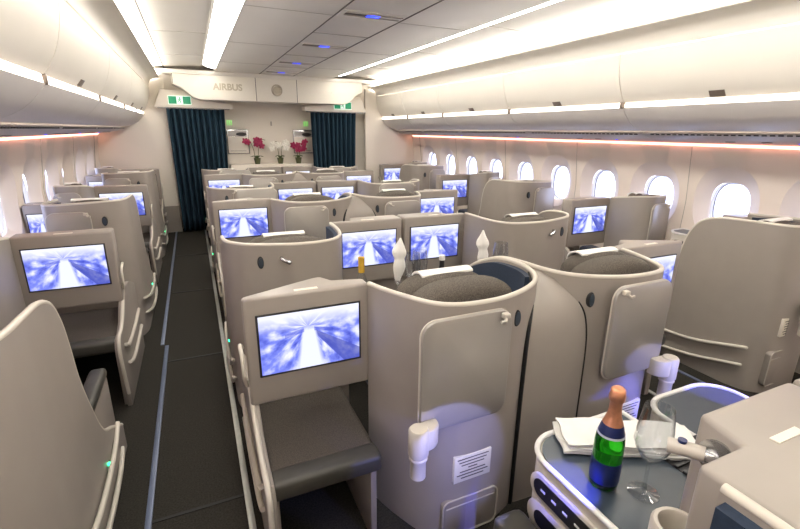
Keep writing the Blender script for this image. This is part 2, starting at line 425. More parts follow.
def suite(outer, W, F, opts):
    """one seat suite in its own frame: x = distance from the aisle edge, y = 0 at the face of the screen it carries"""
    root = empty('seat_suite', (0, 0, 0))
    win = W < 1
    ZB = .0
    if outer:
        sw = .68 if not win else .52        # shell width
        yf = opts.get('yf', .62)
        dz = 0 if win else -.065
        q_ = 0 if F == 1 else .025
        P = [(0.0, yf, .13), (0.0, .42, .25), (0.0, .26, .35), (0, .15, .54), (0.0, .085, .70), (0, .06, .84), (0.0, .03, .95), (0.0, -.03, 1.035), (0, -.13, 1.075)]
        if win: P += [(0.0, -.26, 1.085), (.004, -.40, 1.09), (.04, -.51, 1.09), (.13, -.565, 1.09), (.28, -.58, 1.085), (sw-.1, -.565, 1.08), (sw-.02, -.50, 1.075), (sw+.004, -.38, 1.07), (sw+.006, -.2, 1.06), (sw+.006, -.03, 1.05)]
        else: P += [(0.0, -.22, 1.085), (.012, -.31, 1.088), (.05, -.375, 1.088), (.13, -.43, 1.085), (.36, -.475, 1.078), (.53+q_, -.445, 1.075), (.615+q_, -.375, 1.075), (.655+q_, -.26, 1.078), (.668+q_, -.12, 1.082), (.67+q_, -.012, 1.082)]
        P = [p for k, p in enumerate(P) if k == 0 or p[1] < yf-.02]
        if yf < .5: P[0] = (0.0, yf, P[1][2]-.03)
        P = [(x, y, z+dz*min(1, max(0, (z-.5)/.5))) for x, y, z in P]
    else:
        P = [(.487, .0, 1.012), (.515, -.1, 1.015), (.555, -.2, 1.018), (.60, -.29, 1.02), (.655, -.345, 1.022), (.74, -.368, 1.022),
             (.88, -.362, 1.022), (1.02, -.315, 1.024), (1.115, -.25, 1.028), (1.168, -.16, 1.032), (1.188, -.04, 1.032), (1.19, .12, 1.01), (1.19, .3, .93), (1.19, .44, .82)]
        if win:
            P = [(.487, .0, 1.012), (.497, -.12, 1.03), (.505, -.28, 1.055), (.54, -.37, 1.065), (.60, -.40, 1.068), (.67, -.40, 1.07), (.71, -.385, 1.07), (.735, -.33, 1.06), (.74, -.2, 1.05), (.74, .0, 1.0)]
    path = catmull([(x, y, z, ZB) for x, y, z in P], 6)
    m = MB(); m.wall(path, .018)
    if outer and not opts.get('plain'):
        pass
    sh = m.build('shell', SHELL, root, F, 40)
    m = MB(); m.tube([(x, y, z) for x, y, z, _ in path], .0105, 8); m.build('rim', RIM, sh, F, 60)
    # padded lining inside the wing
    seg = (path[-27:-3] if not outer else path[-24:-1]) if not win else path[-20:-2]
    lin = [(x, y, z-.016, .45) for x, y, z, _ in seg]
    m = MB(); m.wall(lin, .026, inset=.022); m.build('wing_lining', NAVY, root, F, 60)
    # -------- seat
    if outer and win: seat_parts(root, F, .265, .36, -.52, 1.0)
    elif outer: seat_parts(root, F, .35, .46, -.395, .935, yf)
    elif win: seat_parts(root, F, .62, .19, -.36, .99)
    else: seat_parts(root, F, .80, .43, -.268, .972)
    # -------- screen housing
    if outer:
        m0, m1 = (.70, 1.19) if not win else (.54, .77)
        yd = opts.get('yd', 0)
        if win: poly = [(m0, 0), (m1, 0), (m1, .16), (m0, .16)]
        else: poly = [(m0-.01, yd), (m1, yd), (m1, .145), (.85, .145), (.825, .045), (m0-.01, .045)]
        zb, zt = .575, 1.015
        s0, s1 = ((m0+m1)/2-.195, (m0+m1)/2+.195) if not win else (m0+.025, m1-.025)
    else:
        m0, m1 = .0, .487
        poly = [(0.0, 0), (m1, 0), (m1, .07), (.36, .10), (.33, .16), (.30, .16), (.0, .03)]
        if win: poly = [(0.0, 0), (m1, 0), (m1, .12), (.0, .12)]
        zb, zt = .572, 1.015
        s0, s1 = .05, .44
    m = MB(); m.prism(poly, 'z', zb, zt, .012, 3, only_caps=False)
    hs = m.build('screen_housing', SHELL, root, F, 40)
    screen_part(s0, s1, .70, .94, -.001+(opts.get('yd', 0) if outer else 0), hs, F)
    m = MB(); m.box((m0+m1)/2-.05, (m0+m1)/2+.04, .016, .034, zt, zt+.002); m.build('label_tag', PAPER, hs, F)
    if outer and not win:
        m = MB(); m.box(.852, 1.19, .06, .144, 0.0, .60, .006)
        m.build('console_pillar', SIDE, root, F)
    elif outer:
        m = MB(); m.box(m0, m1, .06, .16, 0, .58, .006); m.build('console_pillar', SIDE, root, F)
    else:
        m = MB(); m.box(.03, m1, .30, .33, .0, .62, .004); m.build('console_pillar', SIDE, root, F)
    # -------- footstool under the screen
    if outer: ottoman(root, F, m0+.02, m1-.02, -.30 if not win else -.2, .06, False)
    else:
        tr = opts.get('trim', False)
        ottoman(root, F, .022, .42, -.30 if not tr else -.02, .29, True)
        # aisle side panel with bumper rails
        pts = [(.56, 0), (.56, .52), (.34, .6), (.12, .62), (.05, .60), (-.03, .545), (-.1, .485), (-.2, .455), (-.3, .45), (-.33, .41), (-.335, .3), (-.31, .15), (-.27, 0)]
        pts = [(min(y, opts.get('yf', .6)), z) for y, z in pts]
        if tr: pts = [(.56, 0), (.56, .52), (.34, .58), (.06, .58), (.03, .55), (.03, 0)]
        m = MB(); m.prism(pts, 'x', .002, .03, .006, 2); sp = m.build('side_panel', SIDE, root, F)
        if not tr: m = MB(); m.tube(catmull([(.008, .1, .62), (.006, .0, .56), (.006, -.1, .497), (.006, -.2, .468), (.006, -.3, .46), (.006, -.34, .40), (.006, -.335, .28), (.006, -.3, .1)], 5), .010, 8)
        if not tr: m.build('panel_edge', RIM, sp, F, 60)
        m = MB(); rail(m, [(-.006, .1 if tr else -.2, .37), (-.008, .14 if tr else -.1, .33), (-.008, .2, .32), (-.006, .5, .33)])
        rail(m, [(-.006, .1 if tr else -.17, .24), (-.008, .14 if tr else -.05, .2), (-.008, .2, .19), (-.006, .5, .2)])
        m.build('bumper_rail', RIM, sp, F, 60)
        if not tr:
          m = MB(); m.tube(catmull([(-.004, .05, .64), (-.014, .01, .70), (-.014, .02, .77), (-.014, .1, .79), (-.004, .14, .76)], 5), .008, 8)
          m.build('grab_handle', RIM, sp, F, 60)
    # -------- back of the shell: table, oval light, placard, hatch
    if outer:
        y = -.592 if win else -.437
        ob, oz = (.14, .955) if win else (.165, .925)
        if opts.get('tray', True):
            table_panel(root, F, .22, sw-.04, .56, 1.03, -.592, True, (.24, 1.015))
        else:
            m = MB(); m.tube(catmull([(.27, -.45, .945), (.27, -.488, .945), (.285, -.50, .935), (.305, -.498, .925)], 4), .010, 10); m.sphere((.305, -.498, .925), .013)
            m.build('coat_hook', CHROME, root, F, 60)
        pb = (.38, .40)
    else:
        y = -.402 if not win else -.418
        if not win:
            t0, t1 = (.525, .89) if F == 1 else (.645, .99)
            table_panel(root, F, t0, t1, .57, .995, -.386)
            ob, oz = t1+(.062 if F == 1 else .045), .925
        else:
            table_panel(root, F, .52, .735, .565, 1.01, -.415)
            ob, oz = .825, .9
        y = -.40
    if not (win and not outer):
        yo = (y+.012 if win else y-.005) if outer else (-.345 if F == 1 else -.312)
        m = MB(); m.prism(ellipse(ob, oz, .017, .034), 'y', yo-.012, yo+.03, .004, 2); lt = m.build('reading_light', DARK, root, F)
        m = MB(); m.prism(ellipse(ob, oz, .012, .027), 'y', yo-.016, yo-.01); m.build('lens', TABLE, lt, F)
    if not outer and not win:
        m = MB(); m.box(.69, .86, -.383, -.36, .275, .395, .002); pl = m.build('placard', PAPER, root, F)
        m = MB()
        for k, (a, b) in enumerate(((.012, .148), (.02, .14), (.03, .13), (.06, .1), (.024, .136), (.012, .148), (.03, .13))):
            zz = .383-.0145*k; m.box(.69+a*1.05, .69+b*1.05, -.3845, -.3825, zz-.0035, zz)
        m.build('lettering', INK, pl, F)
        m = MB(); m.prism(rrect(.78, .10, .26, .18, .03), 'y', -.378, -.355, .004, 2); h = m.build('hatch', SIDE, root, F)
        m = MB(); m.tube([(x, -.379, z) for x, z in rrect(.78, .10, .26, .18, .03)], .0035, 6, closed=True); m.tube([(.665, -.379, .155), (.895, -.379, .155)], .003, 6)
        m.build('hatch_seam', SEAM2, h, F)
    if outer:
        yk, hb = (-.575, .16) if win else (-.455, .24)
        b0 = .10 if win else .3
        m = MB(); m.box(b0, b0+.14, yk-.004, yk+.03, .40, .52, .002); pl = m.build('placard', PAPER, root, F)
        m = MB()
        for k in range(6): m.box(b0+.014+.01*(k % 2), b0+.126-.012*(k % 3), yk-.0055, yk-.0035, .503-.017*k-.004, .503-.017*k)
        m.build('lettering', INK, pl, F)
        m = MB(); m.prism(rrect(hb, .18, .2, .24, .03), 'y', yk-.004, yk+.03, .004, 2); h = m.build('hatch', SIDE, root, F)
        m = MB(); m.tube([(x, yk-.005, z) for x, z in rrect(hb, .18, .2, .24, .03)], .0035, 6, closed=True); m.tube([(hb-.09, yk-.005, .25), (hb+.09, yk-.005, .25)], .003, 6)
        m.build('hatch_seam', SEAM2, h, F)
        # bumper rails along the aisle flank
        m = MB(); yy = min(yf-.05, .5); rb = -.44 if win else -.25
        rail(m, [(-.012, rb-.03, .30), (-.022, rb, .295), (-.026, -.15, .22), (-.026, .1, .20), (-.022, yy*.7, .205), (-.012, yy, .22)])
        rail(m, [(-.012, rb-.02, .175), (-.022, rb+.01, .17), (-.026, -.15, .1), (-.026, .1, .07), (-.022, yy*.7, .065), (-.012, yy, .075)])
        m.build('bumper_rail', RIM, sh, F, 60)
        m = MB(); m.sphere((-.014, .22, .2), .008, n=8); m.build('floor_light', GREENLED, sh, F)
        y1, y2, zz = (.28, .66, .455) if (win and yf > .5) else (.02, min(.3, yf), .48)
        m = MB(); m.box(.02, .095, y1, y2, zz-.05, zz, .02, 3); a = m.build('armrest', GREYC, root, F, 50)
        m = MB(); m.box(.025, .09, y1, y2-.01, .02, zz-.045, .01); m.build('armrest_support', SIDE, a, F)
        # console with tabletop beside the knee
        ztab = .65 if not win else .80
        c0, c1 = ((.76, 1.19) if F == 1 else (.70, 1.10)) if not win else (.55, .77)
        ya, yb = .165, opts.get('yt', .58)
        rc = .10 if (F == -1 and not win) else .012
        pl = [(c0, ya), (c1, ya)] + [(c1-rc+rc*cos(radians(t)), yb-rc+rc*sin(radians(t))) for t in range(0, 91, 15)] + [(c0+.11-.11*sin(radians(t)), yb-.11+.11*cos(radians(t))) for t in range(0, 91, 10)]
        m = MB(); m.prism(pl, 'z', .0, ztab-.004, .006, 2); cs = m.build('console', BEIGE, root, F, 40)
        ins = [(c0+.012+(x-c0)*(c1-c0-.024)/(c1-c0), ya+.008+(y2-ya)*(yb-ya-.02)/(yb-ya)) for x, y2 in pl]
        m = MB(); m.prism(ins, 'z', ztab-.003, ztab+.002); m.build('tabletop', TABLE, cs, F)
        m = MB(); m.tube([(x, y2, ztab) for x, y2 in pl[1:]+[pl[0]]], .009, 8); m.build('edge_trim', TRIMW, cs, F, 60)
        m = MB(); yc = (ya+yb)/2+.03
        m.prism(rrect(yc-.03, ztab-.085, .30, .085, .04), 'x', c0-.008, c0+.003, .003, 2); m.build('control_panel', BEIGE, cs, F)
        m = MB(); m.prism(rrect(yc-.03, ztab-.085, .26, .06, .028), 'x', c0-.0105, c0-.007); 
        m.build('control_face', DARK, cs, F)
        m = MB(); m.prism(rrect(yc-.03, ztab-.19, .3, .1, .045), 'x', c0-.008, c0+.003, .003, 2); m.build('handset_bay', BEIGE, cs, F)
        m = MB(); m.prism(rrect(yc-.03, ztab-.19, .23, .055, .026), 'x', c0-.0105, c0-.007); m.build('handset', BLACK, cs, F)
        m = MB()
        for k in range(5): m.box(c0-.0118, c0-.0102, yc-.13+.045*k, yc-.13+.045*k+.018, ztab-.085-.004, ztab-.085+.003)
        m.build('control_marks', TRIMW, cs, F)
    return root

SUITES = {}
def place(outer, W, F, loc, label, group, **opts):
    key = (outer, W, F, tuple(sorted(opts.items())))
    if key not in SUITES:
        SUITES[key] = suite(outer, W, F, opts); r = SUITES[key]
    else: r = copy_tree(SUITES[key])
    r.location = loc; tag(r, label, 'seat', group)
    return r
CB, WB = 1.20, .78
GC, GL, GR = 'seat suites in the centre block', 'seat suites along the left windows', 'seat suites along the right windows'
s0L = place(True, CB, 1, (AL, .35, 0), 'seat suite whose slate console carries the champagne bottle and folded napkin', GC, tray=False, yd=-.17)
s0R = place(True, CB, -1, (AR, .35, 0), 'seat suite with the empty blue-lit console behind the silver reading lamp', GC, tray=False, yd=-.17)
place(False, CB, 1, (AL, 1.59, 0), 'taupe seat suite with the largest lit screen above a grey padded footstool', GC)
place(False, CB, -1, (AR, 1.59, 0), 'taupe seat suite right of the big shell, behind the champagne bottle', GC, trim=True)
place(True, CB, 1, (AL, 2.81, 0), 'seat suite with coat hook on its plain shell, just behind the largest screen', GC, tray=False)
place(True, CB, -1, (AR, 2.81, 0), 'seat suite with coat hook on its plain shell, behind the right napkin', GC, tray=False)
place(False, CB, 1, (AL, 4.04, 0), 'third-row centre seat suite with lit screen beside the left aisle', GC)
place(False, CB, -1, (AR, 4.04, 0), 'third-row centre seat suite with lit screen beside the right aisle', GC)
place(True, CB, 1, (AL, 5.26, 0), 'fourth-row centre seat suite with its shell beside the left aisle', GC)
place(True, CB, -1, (AR, 5.26, 0), 'fourth-row centre seat suite with its shell beside the right aisle', GC)
place(False, CB, 1, (AL, 6.50, 0), 'fifth-row centre seat suite with lit screen next to left curtain', GC)
place(False, CB, -1, (AR, 6.50, 0), 'fifth-row centre seat suite with lit screen below right curtain', GC)
place(True, CB, 1, (AL, 7.55, 0), 'farthest centre seat suite on the left, below the magenta and white orchids', GC, yf=.2, yt=.19)
place(True, CB, -1, (AR, 7.55, 0), 'farthest centre seat suite on the right, below the right magenta orchid', GC, yf=.2, yt=.19)
place(True, WB, -1, (WL, 1.76, 0), 'seat suite cropped at lower left with tall curved flank and green light', GL)
place(False, WB, -1, (WL, 3.05, 0), 'left seat suite with big lit screen over an open footwell', GL)
place(True, WB, -1, (WL, 4.34, 0), 'left seat suite right behind the big left screen, lavender table on its shell', GL)
place(False, WB, -1, (WL, 5.51, 0), 'left seat suite with second aisle-side screen from the front of the picture', GL)
place(True, WB, -1, (WL, 6.79, 0), 'left seat suite with shell on aisle, second from the bulkhead', GL)
place(False, WB, -1, (WL, 7.64, 0), 'left seat suite farthest away, its screen by the bulkhead', GL, yf=.25)
place(True, WB, 1, (WR, 1.90, 0), 'right seat suite with large curved flank and two rails, nearest the camera', GR)
place(False, WB, 1, (WR, 3.04, 0), 'right seat suite with lit screen and footwell in front of big curved flank', GR)
place(True, WB, 1, (WR, 4.38, 0), 'right seat suite with rounded aisle shell between two aisle-side screens', GR)
place(False, WB, 1, (WR, 5.49, 0), 'right seat suite with second-nearest aisle screen and lavender table', GR)
place(True, WB, 1, (WR, 6.79, 0), 'right seat suite with aisle shell second from the bulkhead', GR)
place(False, WB, 1, (WR, 7.64, 0), 'right seat suite farthest away, with its small screen at the bulkhead', GR, yf=.25)

# centre dividers between the inner pairs
def divider(y, label):
    m = MB(); lev = [(-.335, 0, .165), (-.335, .45, .165), (-.335, .68, .163), (-.330, .79, .157), (-.318, .87, .142), (-.29, .93, .115), (-.25, .975, .085), (-.21, 1.005, .058), (-.16, 1.022, .028)]
    lev = catmull(lev, 4); vs = []; fs = []
    K = 8
    for (yy, z, w) in lev:
        ring = []
        for k in range(K+1):
            t = -1+2*k/K
            ring.append((w*t, yy+.008*t*t*min(1, w/.1), z))
        ring += [(w*.7, yy+.06, z), (-w*.7, yy+.06, z)]
        vs += ring
    n = K+3
    for i in range(len(lev)-1):
        for k in range(n): fs.append((i*n+k, i*n+(k+1) % n, (i+1)*n+(k+1) % n, (i+1)*n+k))
    fs.append(tuple(range(n))); fs.append(tuple((len(lev)-1)*n+k for k in range(n))[::-1])
    m.raw(vs, fs); o = m.build('centre_divider', SHELL, None, 1, 50)
    o.location = (XC, y, 0); tag(o, label, 'divider', 'centre dividers between paired seats')
    m = MB(); m.tube([(-w-.004, yy+.008, z) for yy, z, w in lev], .009, 6); m.tube([(w+.003, yy+.008, z) for yy, z, w in lev], .004, 6)
    m.build('gap_seal', BLACK, o)
    return o
divider(1.59, 'rounded taupe divider with black seal between the two nearest shells')
divider(4.04, 'pointed taupe divider between third-row centre shells')
divider(6.50, 'small pointed taupe divider between fifth-row centre shells')

# extras of the nearest row: reading lamp, cup holder, ribbed vent between the tables
m = MB(); m.lathe([(0, 0), (.036, 0), (.040, -.004), (.040, -.010), (0, -.012)], (.836, .082, .95), 24, ax='x'); m.tube(catmull([(.835, .082, .95), (.822, .092, .951), (.815, .105, .95)], 5), .013, 12)
rl = m.build('reading_lamp', CHROME, s0L, 1, 45)
m = MB(); m.tube(catmull([(.818, .10, .951), (.803, .13, .948), (.785, .16, .944)], 5), .0165, 14); m.build('lamp_arm', BEIGE, rl, 1, 45)
m = MB(); m.lathe([(0, .0), (.009, .0), (.009, .006), (0, .006)], (.797, .138, .9625), 16); m.build('lamp_button', BLABEL, rl, 1)
m = MB(); m.lathe([(.038, -.12), (.038, -.003), (.042, .003), (.05, .003), (.055, -.004), (.055, -.128), (0, -.128), (0, -.12), (.038, -.12)], (.785, .10, .775), 28); m.build('cup_holder', BEIGE, s0L, 1, 45)
m = MB(); m.box(.847, .852, .085, .135, .73, .75, .001); m.build('placard_tag', PAPER, s0L)
m = MB()
for k in range(6): m.box(-.1, .1, .20+.03*k, .215+.03*k, .652, .662, .003)
m.box(-.098, .098, .19, .385, .60, .6535)
o = m.build('ribbed_vent', DARK, None, loc=(XC, .36, 0)); tag(o, 'black ribbed vent between the two nearest console tables', 'vent')
# dark ottoman-like armrest by the control panel
m = MB(); m.box(.61, .72, .25, .52, .40, .48, .025, 3); m.build('armrest_pad', GREYC, s0L, 1, 50)
# deployed tables in front of the two nearest seats
for F, lab in ((1, 'L'), (-1, 'R')):
    m = MB(); cx = XC-F*.35
    m.prism(rrect(cx, 2.06, .54, .34, .05), 'z', .675, .70, .006, 2)
    o = m.build('tray_table_deployed', TRAY)
    tag(o, 'folded-out table behind the nearest headrest, carrying the %s standing napkin' % ('left' if F == 1 else 'right'), 'table', 'folded-out tables')
    m = MB(); m.tube([(cx+F*.2, 2.15, .68), (cx+F*.2, 2.19, .62), (cx+F*.2, 2.2, .5), (cx+F*.2, 2.2, 0)], .02, 10); m.build('support_arm', BEIGE, o, 1, 50)

# ------------------------------------------------------------------ table-top objects
ZT = .652
bt = empty('champagne_bottle', (.955, .70, ZT), 'small green champagne bottle with copper foil on the slate console', 'bottle')
prof = [(0, .004), (.030, .0), (.037, .006), (.0385, .02), (.0385, .145), (.036, .165), (.027, .195), (.018, .222), (.0145, .245), (.0145, .295), (0, .297)]
m = MB(); m.lathe(prof, n=36); m.build('glass_body', GREENG, bt, 1, 60)
m = MB(); m.lathe([(0, .008), (.033, .008), (.034, .07), (0, .07)], n=24); m.build('dark_base', BLABEL, bt, 1, 50)
m = MB(); m.lathe([(.0392, .022), (.0396, .024), (.0396, .088), (.0392, .09)], n=36); m.build('front_label', BLABEL, bt, 1, 60)
m = MB(); m.lathe([(.0342, .172), (.0300, .190), (.0278, .196), (.0265, .2)], n=36); m.build('neck_label', BLABEL, bt, 1, 60)
m = MB(); m.lathe([(.0356, .1705), (.0360, .169), (.0364, .167), (.0352, .1725)], n=36); m.build('label_band', LABW, bt, 1, 60)
m = MB(); m.lathe([(.0268, .2), (.0225, .212), (.0185, .226), (.0162, .245), (.0162, .268), (.0205, .272), (.0205, .285), (.0185, .302), (.0120, .308), (0, .309)], n=28); m.build('copper_foil', COPPER, bt, 1, 60)

def wine_glass(name, loc, label, group=None, h=.22, r=.042, sc=1):
    g = empty(name, loc, label, 'glass', group)
    pr = [(0, .0), (.036, .0), (.037, .002), (.02, .006), (.006, .012), (.0042, .03), (.0042, .09), (.008, .098), (.022, .108), (.036, .13), (r, .152), (.040, .185), (.033, h), (.032, h), (.0385, .185), (r-.0018, .152), (.0342, .13), (.02, .1105), (0, .1045)]
    pr = [(a*sc, b*sc) for a, b in pr]
    m = MB(); m.lathe([p for p in pr if p[1] <= .098*sc+1e-6] + [(0, .0985*sc)], n=28); m.build('stem_and_foot', GLASS, g, 1, 60)
    m = MB(); m.lathe([(0, .098*sc)] + [p for p in pr if p[1] > .098*sc+1e-6], n=32); m.build('bowl', GLASS, g, 1, 60)
    return g
wine_glass('wine_glass', (1.03, .63, ZT), 'empty stemmed wine glass in front of the reading lamp', None, .245, .043, 1.1)

# folded white napkin on the console
def folded_napkin():
    r = empty('folded_napkin', (1.16, .795, ZT+.006), 'flat folded white napkin lying behind the champagne bottle', 'napkin')
    r.rotation_euler = (0, 0, radians(-28))
    for k, (x0, x1, y0, y1, z) in enumerate(((-.215, .205, -.075, .075, 0), (-.20, .21, -.070, .072, .012), (-.205, .19, -.066, .068, .024))):
        b = MB(); nx, ny = 16, 6; vs = []; fs = []
        for i in range(nx+1):
            for j in range(ny+1):
                x = x0+(x1-x0)*i/nx; y = y0+(y1-y0)*j/ny
                z2 = z+.009+.0018*sin(x*31+k*2)+.0012*sin(y*50+k)
                vs.append((x+.004*sin(j*1.3+k), y+.003*sin(i*.9+k*2), z2))
        for i in range(nx):
            for j in range(ny):
                a = i*(ny+1)+j; fs.append((a, a+ny+1, a+ny+2, a+1))
        off = len(vs); vs2 = [(x, y, z+.0005) for x, y, _ in vs]
        fs2 = [tuple(q+off for q in f[::-1]) for f in fs]
        per = [i*(ny+1) for i in range(nx+1)] + [nx*(ny+1)+j for j in range(1, ny+1)] + [i*(ny+1)+ny for i in range(nx-1, -1, -1)] + [j for j in range(ny-1, 0, -1)]
        side = [(per[i], per[(i+1) % len(per)], per[(i+1) % len(per)]+off, per[i]+off) for i in range(len(per))]
        b.raw(vs+vs2, fs+fs2+side); b.build('fold', CLOTH, r, 1, 60)
folded_napkin()

def standing_napkin(loc, label, tilt):
    r = empty('standing_napkin', loc, label, 'napkin', 'standing napkins on the folded-out tables')
    r.rotation_euler = (0, radians(tilt), 0)
    m = MB(); vs = []; fs = []; N = 20
    prof = [(0, .012), (.03, .022), (.075, .035), (.105, .03), (.125, .026), (.15, .036), (.175, .034), (.205, .018), (.235, .004)]
    pr = catmull(prof, 3)
    for z, w in pr:
        for k in range(N):
            a = 2*pi*k/N; rr = w*(1+.16*sin(3*a+z*30)+.08*sin(7*a))
            vs.append((rr*cos(a), .55*rr*sin(a), z))
    for i in range(len(pr)-1):
        for k in range(N): fs.append((i*N+k, i*N+(k+1) % N, (i+1)*N+(k+1) % N, (i+1)*N+k))
    fs.append(tuple(range(N))[::-1]); fs.append(tuple((len(pr)-1)*N+k for k in range(N)))
    m.raw(vs, fs); m.build('napkin_cloth', CLOTH, r, 1, 80)
    m = MB(); m.lathe([(0, -.125), (.034, -.125), (.034, -.122), (.005, -.115), (.004, -.03), (.012, -.012), (.02, .005), (.021, .006), (.012, -.015), (0, -.026)], n=24)
    m.build('glass_stand', GLASS, r, 1, 60)
standing_napkin((.935, 2.08, .826), 'left of the two standing white napkins, leaning beside the wine flutes', 3)
standing_napkin((1.475, 2.08, .826), 'right of the two standing white napkins, in front of the plain shell', -2)
wine_glass('wine_glass', (1.02, 2.08, .702), 'clear wine glass right beside the left standing napkin', 'glasses on the folded-out tables', .24, .036, 1.12)
wine_glass('wine_glass', (1.085, 2.12, .702), 'clear wine glass, the farther of two beside the left standing napkin', 'glasses on the folded-out tables', .24, .036, 1.12)
wine_glass('wine_glass', (1.60, 2.08, .702), 'single clear wine glass right of the right standing napkin', 'glasses on the folded-out tables', .24, .036, 1.15)
b = empty('small_bottle', (.735, 2.1, .702), 'small amber bottle below the left centre screen', 'bottle')
m = MB(); m.lathe([(0, 0), (.026, 0), (.028, .004), (.028, .15), (.014, .19), (.014, .20), (0, .2)], n=20); m.build('bottle_glass', GLASS, b, 1, 50)
m = MB(); m.lathe([(0, .19), (.0165, .19), (.0165, .272), (0, .275)], n=20); m.build('bottle_neck', AMBER, b, 1, 50)
b = empty('small_bottle', (1.215, 2.1, .702), 'small dark bottle with white cap below the right centre screen', 'bottle')
m = MB(); m.lathe([(0, 0), (.026, 0), (.028, .004), (.028, .12), (.014, .17), (.014, .21), (0, .21)], n=20); m.build('bottle_glass', DARK, b, 1, 50)
m = MB(); m.lathe([(0, .205), (.017, .205), (.017, .232), (0, .234)], n=20); m.build('cap', TRIMW, b, 1, 50)

# ------------------------------------------------------------------ room shell
Y0, YB, YC = -2.4, 8.15, 7.95
m = MB(); m.box(XC-3.1, XC+3.1, Y0, YB+.6, -.05, 0); struct(m.build('floor', CARPET))
n = 0
def trim(mb, mt, **k):
    global n; n += 1
    return struct(mb.build('trim_%d' % n, mt, **k))
for sgn in (-1, 1):
    for edge, w in ((.905, .026),):
        pass
m = MB(); m.box(-.353, -.327, -1, 3.55, 0, .008, .002); trim(m, STRIPB)
m = MB(); m.box(-.385, -.36, 3.58, 7.9, 0, .008, .002); trim(m, STRIPB)
m = MB(); m.box(.045, .073, -1, 7.9, 0, .008, .002); trim(m, STRIPS)
m = MB(); m.box(2*XC-.088, 2*XC-.062, -1, 7.9, 0, .008, .002); trim(m, STRIPS)
m = MB(); m.box(2*XC+.337, 2*XC+.363, -1, 7.9, 0, .008, .002); trim(m, STRIPB)
for y in (1.78, 3.27, 4.8, 6.3):
    m = MB(); m.box(-.335, .06, y, y+.016, .0, .003); trim(m, BLACK)

